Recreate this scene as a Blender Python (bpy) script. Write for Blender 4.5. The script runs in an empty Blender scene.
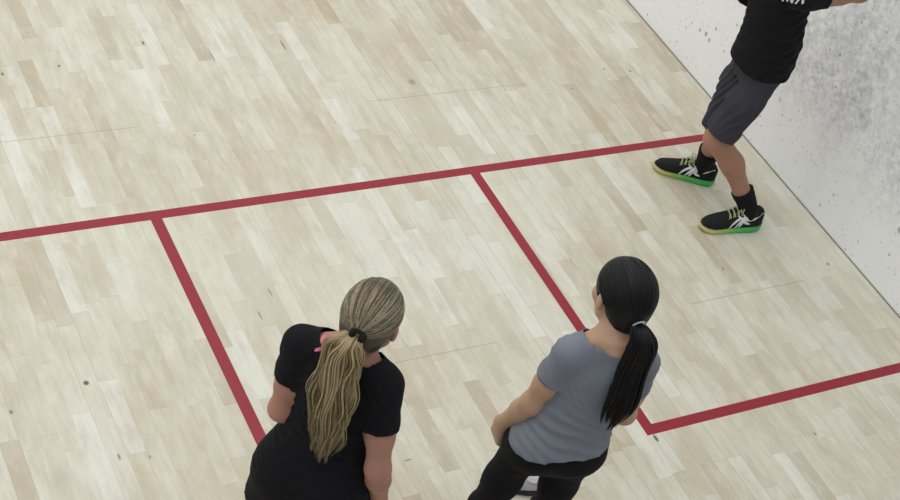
import bpy, bmesh, math, random
import numpy as np
from mathutils import Vector, Matrix, Euler
random.seed(7); RNG = np.random.default_rng(7)
S = bpy.context.scene; COL = S.collection

# ------------------------------------------------------------------ helpers
def lin(c):
    return tuple(((v/255)/12.92 if v/255 <= .04045 else ((v/255+.055)/1.055)**2.4) for v in c) + (1.0,)

class NT:
    """tiny node-tree writer"""
    def __init__(s, name):
        s.m = bpy.data.materials.new(name); s.m.use_nodes = True
        s.t = s.m.node_tree; s.b = s.t.nodes['Principled BSDF']
    def n(s, typ, **kw):
        o = s.t.nodes.new(typ)
        for k, v in kw.items(): setattr(o, k, v)
        return o
    def put(s, sock, v):
        if hasattr(v, 'is_output'): s.t.links.new(v, sock)
        elif v is not None: sock.default_value = v
    def math(s, op, a, b=None, c=None, clamp=False):
        o = s.n('ShaderNodeMath', operation=op, use_clamp=clamp)
        for i, v in enumerate((a, b, c)): s.put(o.inputs[i], v)
        return o.outputs[0]
    def mix(s, f, a, b, mode='MIX'):
        o = s.n('ShaderNodeMix', data_type='RGBA', blend_type=mode)
        s.put(o.inputs[0], f); s.put(o.inputs[6], a); s.put(o.inputs[7], b)
        return o.outputs[2]
    def noise(s, vec, scale, detail=3, rough=.55):
        o = s.n('ShaderNodeTexNoise'); s.put(o.inputs['Vector'], vec)
        o.inputs['Scale'].default_value = scale; o.inputs['Detail'].default_value = detail; o.inputs['Roughness'].default_value = rough
        return o.outputs[0]
    def ramp(s, f, stops, interp='LINEAR'):
        o = s.n('ShaderNodeValToRGB'); s.put(o.inputs[0], f); e = o.color_ramp.elements; o.color_ramp.interpolation = interp
        while len(e) < len(stops): e.new(.5)
        for x, (p, c) in zip(e, stops): x.position = p; x.color = c
        return o.outputs[0]
    def obj(s): return s.n('ShaderNodeTexCoord').outputs['Object']
    def scale(s, v, sc, loc=(0, 0, 0)):
        o = s.n('ShaderNodeMapping'); s.put(o.inputs[0], v); o.inputs['Scale'].default_value = sc; o.inputs['Location'].default_value = loc
        return o.outputs[0]
    def maprange(s, v, a, b, c=0., d=1.):
        o = s.n('ShaderNodeMapRange'); s.put(o.inputs[0], v)
        for i, q in enumerate((a, b, c, d)): o.inputs[i+1].default_value = q
        return o.outputs[0]
    def bump(s, h, dist=.002, st=.4):
        o = s.n('ShaderNodeBump'); o.inputs['Strength'].default_value = st; o.inputs['Distance'].default_value = dist
        s.put(o.inputs['Height'], h); s.t.links.new(o.outputs[0], s.b.inputs['Normal'])
    def fin(s, col, rough=.6, spec=.5, sheen=0):
        s.put(s.b.inputs['Base Color'], col); s.put(s.b.inputs['Roughness'], rough)
        s.b.inputs['Specular IOR Level'].default_value = spec
        if sheen: s.b.inputs['Sheen Weight'].default_value = sheen
        return s.m

def plain(name, rgb, rough=.6, var=.12, scale=40, bump=0, spec=.4, sheen=0):
    t = NT(name); v = t.obj(); f = t.noise(v, scale)
    a = tuple(x*(1-var) for x in lin(rgb)[:3])+(1,); b = tuple(min(1, x*(1+var)) for x in lin(rgb)[:3])+(1,)
    c = t.mix(f, a, b)
    if bump: t.bump(t.noise(v, scale*6, 2), .001, bump)
    return t.fin(c, rough, spec, sheen)

def mesh_obj(name, v, f, mat=None, parent=None, smooth=True):
    me = bpy.data.meshes.new(name); me.from_pydata([tuple(map(float, p)) for p in v], [], [tuple(map(int, q)) for q in f]); me.update()
    if smooth: me.polygons.foreach_set('use_smooth', [True]*len(me.polygons))
    o = bpy.data.objects.new(name, me); COL.objects.link(o)
    if mat: me.materials.append(mat)
    if parent: o.parent = parent
    return o

def tag(o, label=None, cat=None, group=None, kind=None):
    for k, v in (('label', label), ('category', cat), ('group', group), ('kind', kind)):
        if v: o[k] = v
    return o

# ------------------------------------------------------------------ signed-distance modelling
def A(v): return np.asarray(v, float)
def frame(F):
    F = A(F); F = F/np.linalg.norm(F); R = A([F[1], -F[0], 0]); return R, F
def rot(yaw, pitch=0, roll=0):
    """local->parent: yaw about z (left positive), pitch nods down (about x), roll"""
    return np.array(Euler((-pitch, roll, yaw), 'XYZ').to_matrix())

class Prim:
    def __init__(s, fn, lo, hi, k, tag): s.fn, s.lo, s.hi, s.k, s.tag = fn, A(lo), A(hi), k, tag
def cone(a, b, ra, rb, k=.02, tag='', flat=None):
    a, b = A(a), A(b); ab = b-a; L2 = ab@ab
    def fn(P, inf):
        q = P-a
        t = np.clip((q@ab)/L2, 0, 1); w = q-t[..., None]*ab
        if flat is not None:
            u = A(flat[0]); u = u/np.linalg.norm(u); w = w+(w@u)[..., None]*(flat[1]-1)*u
        return np.sqrt((w*w).sum(-1))-(ra+(rb-ra)*t)-inf
    m = max(ra, rb)*1.3
    return Prim(fn, np.minimum(a, b)-m, np.maximum(a, b)+m, k, tag)
def ell(c, r, R=None, k=.02, tag=''):
    c, r = A(c), A(r); R = np.eye(3) if R is None else R
    def fn(P, inf):
        q = (P-c)@R; rr = r+inf
        k0 = np.sqrt(((q/rr)**2).sum(-1)); k1 = np.sqrt(((q/rr**2)**2).sum(-1))+1e-9
        return k0*(k0-1)/k1
    m = r.max()*1.02
    return Prim(fn, c-m, c+m, k, tag)
def loft(sec, k=.03, tag='', e=2.3):
    """stack of horizontal super-ellipses: rows z, cx, cy, half width, half depth"""
    s = A(sorted(sec)); zz = np.linspace(s[0, 0], s[-1, 0], 80)
    def sm(y):
        v = np.interp(zz, s[:, 0], y)
        for _ in range(25): v[1:-1] = .25*v[:-2]+.5*v[1:-1]+.25*v[2:]
        return v
    tab = [sm(s[:, i]) for i in range(1, 5)]
    def fn(P, inf):
        z = P[..., 2]; cx, cy, w, d = [np.interp(z, zz, t) for t in tab]; w = w+inf; d = d+inf
        x = np.abs(P[..., 0]-cx)/w; y = np.abs(P[..., 1]-cy)/d
        f = ((x**e+y**e)**(1/e)-1)*np.minimum(w, d)
        return np.maximum(f, np.maximum(zz[0]-z, z-zz[-1])-inf)
    return Prim(fn, (s[:, 1]-s[:, 3]).min()*A([1, 0, 0])+(s[:, 2]-s[:, 4]).min()*A([0, 1, 0])+s[0, 0]*A([0, 0, 1]),
                A([(s[:, 1]+s[:, 3]).max(), (s[:, 2]+s[:, 4]).max(), s[-1, 0]]), k, tag)

class Grid:
    def __init__(s, prims, h, inf=0, extra=None):
        infl = (lambda p: inf) if not isinstance(inf, dict) else (lambda p: inf.get(p.tag, inf.get('', 0)))
        lo = np.min([p.lo-infl(p) for p in prims], 0)-3*h; hi = np.max([p.hi+infl(p) for p in prims], 0)+3*h
        s.lo, s.h = lo, h; s.n = np.ceil((hi-lo)/h).astype(int)+1
        s.D = np.full(s.n, .2, np.float32)
        for p in prims: s.add(p, infl(p))
    def box(s, lo, hi):
        i0 = np.clip(np.floor((lo-s.lo)/s.h).astype(int), 0, s.n); i1 = np.clip(np.ceil((hi-s.lo)/s.h).astype(int)+1, 0, s.n)
        sl = tuple(slice(a, b) for a, b in zip(i0, i1))
        g = np.meshgrid(*[s.lo[i]+s.h*np.arange(i0[i], i1[i]) for i in range(3)], indexing='ij')
        return sl, np.stack(g, -1)
    def add(s, p, inf=0, subtract=False):
        sl, P = s.box(p.lo-inf-p.k-.01, p.hi+inf+p.k+.01)
        d = p.fn(P, inf); a = s.D[sl]; k = p.k
        if subtract:
            h = np.clip(.5-.5*(a+d)/k, 0, 1); s.D[sl] = a*(1-h)+(-d)*h+k*h*(1-h)
        else:
            h = np.clip(.5+.5*(d-a)/k, 0, 1); s.D[sl] = d*(1-h)+a*h-k*h*(1-h)
    def whole(s): return s.box(s.lo, s.lo+s.h*(s.n-1))[1]
    def mesh(s, smooth=2):
        D, n = s.D, s.n; ins = D < 0
        c = np.zeros(n-1, np.uint8)
        for dx in (0, 1):
            for dy in (0, 1):
                for dz in (0, 1): c += ins[dx:n[0]-1+dx, dy:n[1]-1+dy, dz:n[2]-1+dz]
        cell = np.argwhere((c > 0) & (c < 8)); idx = -np.ones(n-1, np.int64); idx[tuple(cell.T)] = np.arange(len(cell))
        acc = np.zeros((len(cell), 3)); cnt = np.zeros(len(cell))
        for ax in range(3):
            o1, o2 = [i for i in range(3) if i != ax]
            for a in (0, 1):
                for b in (0, 1):
                    p = cell.copy(); p[:, o1] += a; p[:, o2] += b; q = p.copy(); q[:, ax] += 1
                    d0, d1 = D[tuple(p.T)], D[tuple(q.T)]; m = (d0 < 0) != (d1 < 0)
                    t = np.where(m, d0/np.where(m, d0-d1, 1), 0); pt = p.astype(float); pt[:, ax] += t
                    acc[m] += pt[m]; cnt[m] += 1
        V = s.lo+s.h*acc/cnt[:, None]; F = []
        for ax in range(3):
            o1, o2 = (ax+1) % 3, (ax+2) % 3
            sl0 = [slice(1, -1)]*3; sl1 = [slice(1, -1)]*3; sl0[ax] = slice(0, -1); sl1[ax] = slice(1, None)
            a, b = ins[tuple(sl0)], ins[tuple(sl1)]; e = np.argwhere(a != b); fl = a[tuple(e.T)]
            off = np.ones(3, int); off[ax] = 0; e = e+off
            def cidx(d1, d2):
                q = e.copy(); q[:, o1] += d1; q[:, o2] += d2; return idx[tuple(q.T)]
            Q = np.stack([cidx(-1, -1), cidx(0, -1), cidx(0, 0), cidx(-1, 0)], 1)
            Q[~fl] = Q[~fl][:, ::-1]; F.append(Q)
        F = np.concatenate(F)
        for _ in range(smooth):
            E = np.concatenate([F[:, [0, 1]], F[:, [1, 2]], F[:, [2, 3]], F[:, [3, 0]]])
            s1 = np.zeros_like(V); k1 = np.zeros(len(V)); np.add.at(s1, E[:, 0], V[E[:, 1]]); np.add.at(k1, E[:, 0], 1)
            V = .5*V+.5*s1/np.maximum(k1, 1)[:, None]
        return V, F

def sdf_obj(name, prims, h, mat, parent, inf=0, sub=(), smooth=2):
    g = Grid(prims, h, inf)
    for p in sub: g.add(p, 0, True)
    v, f = g.mesh(smooth)
    return mesh_obj(name, v, f, mat, parent)

def garment(name, prims, h, mat, parent, inf, cuts, fold=None, thick=.003, smooth=2):
    """open cloth shell: iso-surface of inflated prims, trimmed where any cut(P) > 0"""
    g = Grid(prims, h, inf); P = g.whole()
    if fold: g.D += fold(P).astype(np.float32)
    tr = [p for p in prims if hasattr(p, 'trim')]; I = (lambda p: inf.get(p.tag, 0)) if isinstance(inf, dict) else (lambda p: inf)
    if tr:
        g.D[:] = .2
        for p in prims:
            g.add(Prim(lambda P_, i_, p=p: np.maximum(p.fn(P_, i_), p.trim(P_)), p.lo, p.hi, p.k, p.tag) if p in tr else p, I(p))
        if fold: g.D += fold(P).astype(np.float32)
    G0 = g.D.copy()
    cut = np.max([c(P) for c in cuts], 0); g.D = np.maximum(g.D, cut).astype(np.float32)
    v, f = g.mesh(0)
    def samp(D, v):
        q = (v-g.lo)/g.h; i = np.clip(np.floor(q).astype(int), 0, g.n-2); t = q-i; r = 0
        for a in (0, 1):
            for b in (0, 1):
                for c in (0, 1):
                    w = np.abs(1-a-t[:, 0])*np.abs(1-b-t[:, 1])*np.abs(1-c-t[:, 2]); r = r+w*D[i[:, 0]+a, i[:, 1]+b, i[:, 2]+c]
        return r
    keep = samp(G0, v) > -.35*h
    for p in tr:          # open the end of each sleeve or trouser leg
        oth = np.min([np.maximum(q.fn(v, I(q)), q.trim(v)) if q in tr else q.fn(v, I(q)) for q in prims if q is not p], 0)
        keep &= ~((np.abs(p.trim(v)) < 1.3*h) & (p.fn(v, I(p)) < -.6*h) & (oth > -.2*h))
    f = f[keep[f].all(1)]
    u, inv = np.unique(f, return_inverse=True); v = v[u]; f = inv.reshape(f.shape)
    E = np.concatenate([f[:, [0, 1]], f[:, [1, 2]], f[:, [2, 3]], f[:, [3, 0]]]); E = np.concatenate([E, E[:, ::-1]])
    for _ in range(smooth+2):
        s1 = np.zeros_like(v); k1 = np.zeros(len(v)); np.add.at(s1, E[:, 0], v[E[:, 1]]); np.add.at(k1, E[:, 0], 1); v = .5*v+.5*s1/k1[:, None]
    # smooth the open hems along themselves
    Es = np.sort(np.concatenate([f[:, [0, 1]], f[:, [1, 2]], f[:, [2, 3]], f[:, [3, 0]]]), 1); ue, ct = np.unique(Es, axis=0, return_counts=True)
    be = ue[ct == 1]; be = np.concatenate([be, be[:, ::-1]]); kb = np.zeros(len(v)); np.add.at(kb, be[:, 0], 1); bm_ = kb > 0
    for _ in range(30):
        s1 = np.zeros_like(v); np.add.at(s1, be[:, 0], v[be[:, 1]]); v[bm_] = .5*v[bm_]+.5*s1[bm_]/kb[bm_][:, None]
        for p in tr:
            m = bm_ & (np.abs(p.trim(v)) < 4*h) & (np.abs(p.fn(v, I(p))) < 4*h); v[m] -= (p.trim(v[m])+h*.8)[:, None]*p.tn
    o = mesh_obj(name, v, f, mat, parent)
    m = o.modifiers.new('cloth', 'SOLIDIFY'); m.thickness = thick; m.offset = -1
    return o

def tubes(name, paths, mat, parent, sides=5, rnd=True):
    """many tapered tubes in one mesh; paths = [(pts Nx3, radii N)]; a random value per tube goes to attribute 'lock'"""
    V, F, C = [], [], []; base = 0
    ang = np.linspace(0, 2*np.pi, sides, endpoint=False)
    for pts, rad in paths:
        pts = A(pts); n = len(pts); T = np.gradient(pts, axis=0); T /= np.linalg.norm(T, axis=1)[:, None]+1e-9
        ref = A([0, 0, 1]) if abs(T[n//2, 2]) < .8 else A([1, 0, 0])
        U = np.cross(T, ref); U /= np.linalg.norm(U, axis=1)[:, None]+1e-9; W = np.cross(T, U)
        ring = pts[:, None]+np.asarray(rad)[:, None, None]*(np.cos(ang)[None, :, None]*U[:, None]+np.sin(ang)[None, :, None]*W[:, None])
        V.append(ring.reshape(-1, 3)); r = random.random(); C.append(np.full(n*sides, r))
        for i in range(n-1):
            for j in range(sides):
                k = (j+1) % sides; F.append((base+i*sides+j, base+i*sides+k, base+(i+1)*sides+k, base+(i+1)*sides+j))
        F.append(tuple(base+j for j in range(sides))[::-1]); F.append(tuple(base+(n-1)*sides+j for j in range(sides)))
        base += n*sides
    o = mesh_obj(name, np.concatenate(V), F, mat, parent)
    at = o.data.attributes.new('lock', 'FLOAT', 'POINT'); at.data.foreach_set('value', np.concatenate(C).astype(np.float32))
    return o

def spline(pts, n):
    pts = A(pts); t = np.linspace(0, len(pts)-1, n); P = np.vstack([2*pts[0]-pts[1], pts, 2*pts[-1]-pts[-2]]); out = []
    for q in t:
        i = min(int(q), len(pts)-2); u = q-i; a, b, c, d = P[i:i+4]
        out.append(.5*((2*b)+(c-a)*u+(2*a-5*b+4*c-d)*u*u+(3*b-a-3*c+d)*u**3))
    return A(out)

# ------------------------------------------------------------------ materials
def skin_mat(name, rgb):
    t = NT(name); v = t.obj(); f = t.noise(v, 9, 4); a = A(lin(rgb)[:3])
    c = t.mix(f, tuple(a*A([.9, .86, .84]))+(1,), tuple(np.minimum(a*A([1.1, 1.1, 1.1]), 1))+(1,))
    t.bump(t.noise(v, 350, 2), .0006, .3)
    t.b.inputs['Subsurface Weight'].default_value = .08; t.b.inputs['Subsurface Radius'].default_value = (.01, .004, .002)
    return t.fin(c, .55, .35)
def hair_mat(name, stops, rough=.42):
    t = NT(name); at = t.n('ShaderNodeAttribute', attribute_name='lock').outputs['Fac']
    v = t.obj(); f = t.math('ADD', t.math('MULTIPLY', at, .75), t.math('MULTIPLY', t.noise(v, 60, 3), .3))
    c = t.ramp(f, [(p, lin(q)) for p, q in stops])
    return t.fin(c, rough, .28)
def cloth_mat(name, rgb, weave=900, sheen=.0, var=.08, rough=.9):
    t = NT(name); v = t.obj(); a = A(lin(rgb)[:3]); f = t.noise(v, 6, 4)
    c = t.mix(f, tuple(a*(1-var))+(1,), tuple(a*(1+var))+(1,))
    t.bump(t.noise(v, weave, 2), .0008, .35)
    return t.fin(c, rough, .2, sheen)

def floor_mat():
    t = NT('maple_floor_boards'); v = t.obj(); sp = t.n('ShaderNodeSeparateXYZ'); t.put(sp.inputs[0], v); X, Y = sp.outputs[0], sp.outputs[1]
    W = .0705
    gx = t.math('DIVIDE', t.math('ADD', X, 20*W+.007), W); i = t.math('FLOOR', gx)
    def white(a, b=0.):
        cx = t.n('ShaderNodeCombineXYZ'); t.put(cx.inputs[0], a); t.put(cx.inputs[1], b)
        w = t.n('ShaderNodeTexWhiteNoise', noise_dimensions='2D'); t.put(w.inputs['Vector'], cx.outputs[0]); return w.outputs[0]
    r0 = white(i, 3.7); r1 = white(i, 9.1)
    Ln = t.math('ADD', t.math('MULTIPLY', r1, .22), .30)
    gy = t.math('DIVIDE', t.math('ADD', Y, t.math('ADD', t.math('MULTIPLY', r0, 7.), 20.)), Ln); j = t.math('FLOOR', gy)
    tone = white(i, j); tone2 = white(t.math('ADD', i, 57.3), j)
    # wood colours
    base = t.ramp(tone, [(0, lin((184, 172, 150))), (.07, lin((196, 187, 167))), (.2, lin((202, 195, 177))), (.42, lin((207, 202, 185))), (.72, lin((211, 207, 192))), (.92, lin((217, 215, 203))), (1, lin((224, 224, 216)))])
    # grain, running along y, shifted from board to board
    cmb = t.n('ShaderNodeCombineXYZ'); t.put(cmb.inputs[0], t.math('ADD', X, t.math('MULTIPLY', tone2, 9.))); t.put(cmb.inputs[1], t.math('ADD', t.math('MULTIPLY', Y, .06), tone)); 
    g1 = t.noise(cmb.outputs[0], 75, 4, .6)
    cm2 = t.n('ShaderNodeCombineXYZ'); t.put(cm2.inputs[0], t.math('ADD', X, t.math('MULTIPLY', tone, 5.))); t.put(cm2.inputs[1], t.math('ADD', t.math('MULTIPLY', Y, .35), t.math('MULTIPLY', tone2, 4.)))
    g2 = t.noise(cm2.outputs[0], 16, 5, .65)
    c = t.mix(t.maprange(g1, .35, .75, 0, .32), base, lin((178, 163, 136)))
    c = t.mix(t.maprange(g2, .5, .8, 0, .75), c, lin((176, 165, 141)))
    c = t.mix(t.maprange(g2, .48, .25, 0, .55), c, lin((231, 230, 219)))
    big = t.noise(v, .9, 2)                              # wear: paler cooler zones, warmer ones
    c = t.mix(t.maprange(big, .42, .66, 0, .4), c, lin((222, 222, 210)))
    mid = t.noise(t.scale(v, (1, .3, 1)), 5.5, 4, .65)          # soft stains that run over several strips
    c = t.mix(t.maprange(mid, .5, .72, 0, .45), c, lin((190, 180, 158)))
    c = t.mix(t.maprange(mid, .48, .3, 0, .4), c, lin((222, 221, 210)))
    c = t.mix(t.maprange(big, .5, .3, 0, .3), c, lin((196, 182, 152)))
    # faint dark seam between strips, board ends, panel ends
    fx = t.math('FRACT', gx); dx = t.math('MINIMUM', fx, t.math('SUBTRACT', 1., fx))
    seam = t.maprange(dx, .03, .0, 0, 1); seam = t.math('MULTIPLY', seam, t.maprange(white(i, 31.), .45, 1., .04, .62))
    fy = t.math('FRACT', gy); dy = t.math('MULTIPLY', t.math('MINIMUM', fy, t.math('SUBTRACT', 1., fy)), Ln)
    seam = t.math('MAXIMUM', seam, t.maprange(dy, .003, .001, 0, .11))
    for sy, x0, x1 in PANEL_ENDS:
        w_ = t.math('MULTIPLY', t.math('GREATER_THAN', X, x0), t.math('LESS_THAN', X, x1))
        seam = t.math('MAXIMUM', seam, t.math('MULTIPLY', t.maprange(t.math('ABSOLUTE', t.math('SUBTRACT', Y, sy)), .004, .0012, 0, .36), w_))
    c = t.mix(seam, c, lin((122, 108, 84)))
    # little dents and dark specks, and the marks one can point to
    vo = t.n('ShaderNodeTexVoronoi'); t.put(vo.inputs['Vector'], t.scale(v, (1, .45, 1))); vo.inputs['Scale'].default_value = 5.5
    sc = t.n('ShaderNodeSeparateColor'); t.put(sc.inputs[0], vo.outputs['Color'])
    sk = t.math('MULTIPLY', t.maprange(vo.outputs['Distance'], .032, .018, 0, .6), t.math('GREATER_THAN', sc.outputs[0], .72))
    for (mx, my, rx, ry, st) in MARKS:
        ex = t.math('DIVIDE', t.math('SUBTRACT', X, mx), rx); ey = t.math('DIVIDE', t.math('SUBTRACT', Y, my), ry)
        d = t.math('SQRT', t.math('ADD', t.math('MULTIPLY', ex, ex), t.math('MULTIPLY', ey, ey)))
        sk = t.math('MAXIMUM', sk, t.maprange(d, 1.1, .6, 0, st))
    c = t.mix(sk, c, lin((72, 64, 52)))
    t.bump(t.math('SUBTRACT', g1, seam), .0006, .12)
    return t.fin(c, t.maprange(g2, .3, .7, .34, .46), .38)

def wall_mat():
    t = NT('scuffed_white_plaster'); v = t.obj(); sp = t.n('ShaderNodeSeparateXYZ'); t.put(sp.inputs[0], v); Y, Z = sp.outputs[1], sp.outputs[2]
    c = lin((247, 248, 250))
    # ball scuffs: soft grey blotches, denser where most balls land
    where = t.math('MULTIPLY', t.maprange(Z, .25, .62, 0, 1), t.maprange(t.math('ADD', Y, t.math('MULTIPLY', Z, -.25)), .15, -.35, .12, 1))
    where = t.math('ADD', t.math('MULTIPLY', where, .92), .08)
    m1 = t.maprange(t.noise(v, 22, 4, .6), .38, .68, 0, 1); m2 = t.maprange(t.noise(v, 52, 3, .6), .42, .68, 0, 1); m0 = t.maprange(t.noise(v, 3.2, 2), .3, .62, .6, 1)
    blot = t.math('MULTIPLY', t.math('MULTIPLY', t.math('ADD', t.math('MULTIPLY', m1, .75), t.math('MULTIPLY', m2, .55)), where), m0)
    c = t.mix(t.math('MULTIPLY', blot, .6, clamp=True), c, lin((148, 151, 155)))
    for sc_, th, keep, st in ((8, .06, .68, .6), (15, .11, .62, .45), (30, .17, .55, .3)):
        vo = t.n('ShaderNodeTexVoronoi'); t.put(vo.inputs['Vector'], v); vo.inputs['Scale'].default_value = sc_
        q = t.n('ShaderNodeSeparateColor'); t.put(q.inputs[0], vo.outputs['Color'])
        d = t.math('ADD', vo.outputs['Distance'], t.math('MULTIPLY', t.noise(v, 90, 2), .05))
        s = t.math('MULTIPLY', t.maprange(d, th+.035, th, 0, st), t.math('GREATER_THAN', q.outputs[0], keep))
        c = t.mix(s, c, lin((112, 113, 114)))
    for my, mz, r_, st in WALL_MARKS:
        ey = t.math('SUBTRACT', t.math('ADD', Y, t.math('MULTIPLY', t.noise(v, 60, 2), .012)), my+.006); ez = t.math('MULTIPLY', t.math('SUBTRACT', Z, mz), .75)
        d = t.math('SQRT', t.math('ADD', t.math('MULTIPLY', ey, ey), t.math('MULTIPLY', ez, ez))); c = t.mix(t.maprange(d, r_*.85, r_*.4, 0, st*.8), c, lin((104, 105, 104)))
    t.bump(t.noise(v, 160, 3), .001, .15)
    return t.fin(c, .62, .3)

# marks on the boards one can point to: x, y, half width, half length, strength
PANEL_ENDS = [(.555, -.62, .12), (.55, 1.28, 2.19), (-1.068, .60, 1.16), (-1.075, 2.18, 2.86), (2.18, .2, 1.1), (-2.7, -.4, .5), (-2.7, 1.3, 2.1)]
MARKS = [(-.546, -.867, .012, .013, .9), (-.846, -.936, .008, .012, .6), (1.57, .66, .022, .024, .38), (1.578, -1.722, .009, .022, .85), (.333, 1.16, .007, .016, .8), (-.111, 1.043, .008, .012, .6),
         (-.377, 1.022, .007, .013, .8), (.633, 1.012, .005, .055, .6), (1.022, 1.047, .005, .05, .7), (.332, 1.316, .009, .008, .3), (-.534, -1.239, .006, .018, .6), (-.427, -1.269, .006, .010, .4), (3.058, -1.005, .008, .012, .7),
         (2.479, -.911, .006, .012, .5), (2.847, .557, .007, .010, .7), (2.701, .597, .010, .010, .35), (2.422, .467, .009, .010, .4), (.32, -.571, .004, .03, .5), (.231, -.686, .005, .03, .5), (2.305, -1.895, .007, .012, .5), (.513, -1.544, .02, .004, .6)]
WALL_MARKS = [(.537, .251, .013, .8), (.485, .263, .016, .9), (.447, .251, .014, .8), (.431, .335, .012, .7), (.613, .242, .011, .5), (.303, .453, .011, .6), (.267, .397, .009, .6), (-.39, .781, .010, .9), (-.322, .759, .008, .6), (-.142, .45, .014, .6), (-.174, .335, .016, .45), (-1.165, .346, .02, .7), (-.695, .083, .012, .5)]
M_FLOOR = floor_mat(); M_WALL = wall_mat()
M_RED = plain('red_line_paint', (146, 34, 50), .45, .10, 25)
M_JOINT = plain('dark_joint', (150, 147, 138), .8, .1, 30)
M_BLACKTEE = cloth_mat('black_jersey', (21, 21, 25)); M_LEGGING = cloth_mat('black_stretch_knit', (20, 20, 24), 1200)
M_GREYTEE = cloth_mat('heather_grey_jersey', (123, 128, 139), 700, 0, .07); M_SHORTS = cloth_mat('charcoal_woven', (58, 58, 66), 800)
M_PINK = cloth_mat('pink_elastic', (214, 120, 140)); M_SOCK = cloth_mat('black_ribbed_knit', (22, 22, 25), 500)
M_SHOE = cloth_mat('black_mesh_upper', (28, 29, 31), 400, 0, .15, .7); M_WHITE = plain('white_overlay', (222, 224, 226), .5, .04)
M_LACE = plain('lime_lace', (168, 176, 128), .8, .25, 80); M_TIEB = plain('black_elastic', (15, 15, 16), .8); M_TIEW = plain('pale_elastic', (190, 190, 196), .7)
M_EYE = plain('eye_white', (230, 228, 224), .2, .02); M_GREYSHOE = plain('pale_grey_leather', (186, 184, 190), .6, .06); M_RUBBER = plain('dark_rubber', (40, 40, 38), .8)
def sole_mat():
    t = NT('green_foam_sole'); v = t.obj(); sp = t.n('ShaderNodeSeparateXYZ'); t.put(sp.inputs[0], v)
    c = t.ramp(t.maprange(sp.outputs[1], -.05, .2), [(0, lin((66, 176, 98))), (.45, lin((90, 192, 104))), (.75, lin((170, 200, 110))), (1, lin((206, 204, 140)))])
    return t.fin(c, .55, .4)
M_SOLE = sole_mat()
M_SKIN_B = skin_mat('rosy_tanned_skin', (176, 130, 112)); M_SKIN_G = skin_mat('warm_fair_skin', (188, 154, 128)); M_SKIN_M = skin_mat('tanned_skin', (160, 120, 100))
M_BLOND_CAP = hair_mat('ash_blond_hair', [(0, (52, 45, 36)), (.3, (90, 80, 64)), (.6, (132, 121, 100)), (1, (182, 170, 144))], .38)
M_BLOND_TAIL = hair_mat('golden_blond_hair', [(0, (78, 64, 44)), (.35, (122, 104, 74)), (.7, (156, 137, 102)), (1, (186, 169, 134))], .42)
M_DARK = hair_mat('black_brown_hair', [(0, (11, 10, 12)), (.6, (17, 16, 18)), (1, (26, 24, 26))], .55)
M_BROWN = hair_mat('dark_brown_hair', [(0, (30, 24, 20)), (1, (58, 46, 38))])

# ------------------------------------------------------------------ the court
def slab(name, x0, x1, y0, y1, z0, z1, mat, label=None, bev=0):
    v = [(x, y, z) for x in (x0, x1) for y in (y0, y1) for z in (z0, z1)]
    f = [(0, 1, 3, 2), (4, 6, 7, 5), (0, 4, 5, 1), (2, 3, 7, 6), (0, 2, 6, 4), (1, 5, 7, 3)]
    o = mesh_obj(name, v, f, mat, None, False); return tag(o, label, None, None, 'structure')
slab('floor', -3.2, 3.2, -4.31, 5.44, -.1, 0, M_FLOOR, 'pale maple strip floor of the squash court')
slab('wall_right', 3.2, 3.4, -4.31, 5.64, -.1, 5.6, M_WALL, 'white plaster side wall covered with grey ball scuffs')
slab('wall_left', -3.4, -3.2, -4.31, 5.64, -.1, 5.6, M_WALL, 'white plaster side wall out of view on the left')
slab('wall_front', -3.2, 3.2, 5.44, 5.64, -.1, 5.6, M_WALL, 'white plaster front wall of the court out of view')
T = .0008
slab('trim_1', -3.2, 3.2, -.05, 0, -.002, T, M_RED, 'long red short line running across the floor to the side wall')
slab('trim_2', -.025, .025, -4.31, -.05, -.002, T, M_RED, 'red half court line passing the blonde woman on the left')
slab('trim_3', 1.55, 1.6, -1.65, -.05, -.002, T, M_RED, 'red side line of the service box passing behind the dark haired woman')
slab('trim_4', 1.55, 3.2, -1.70, -1.65, -.002, T, M_RED, 'red back line of the service box at lower right')
slab('joint_right', 3.1945, 3.2, -4.31, 5.44, 0, .006, M_JOINT, 'thin dark joint where the floor meets the white side wall')  # thin grey strip laid along the joint at the wall foot

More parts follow.
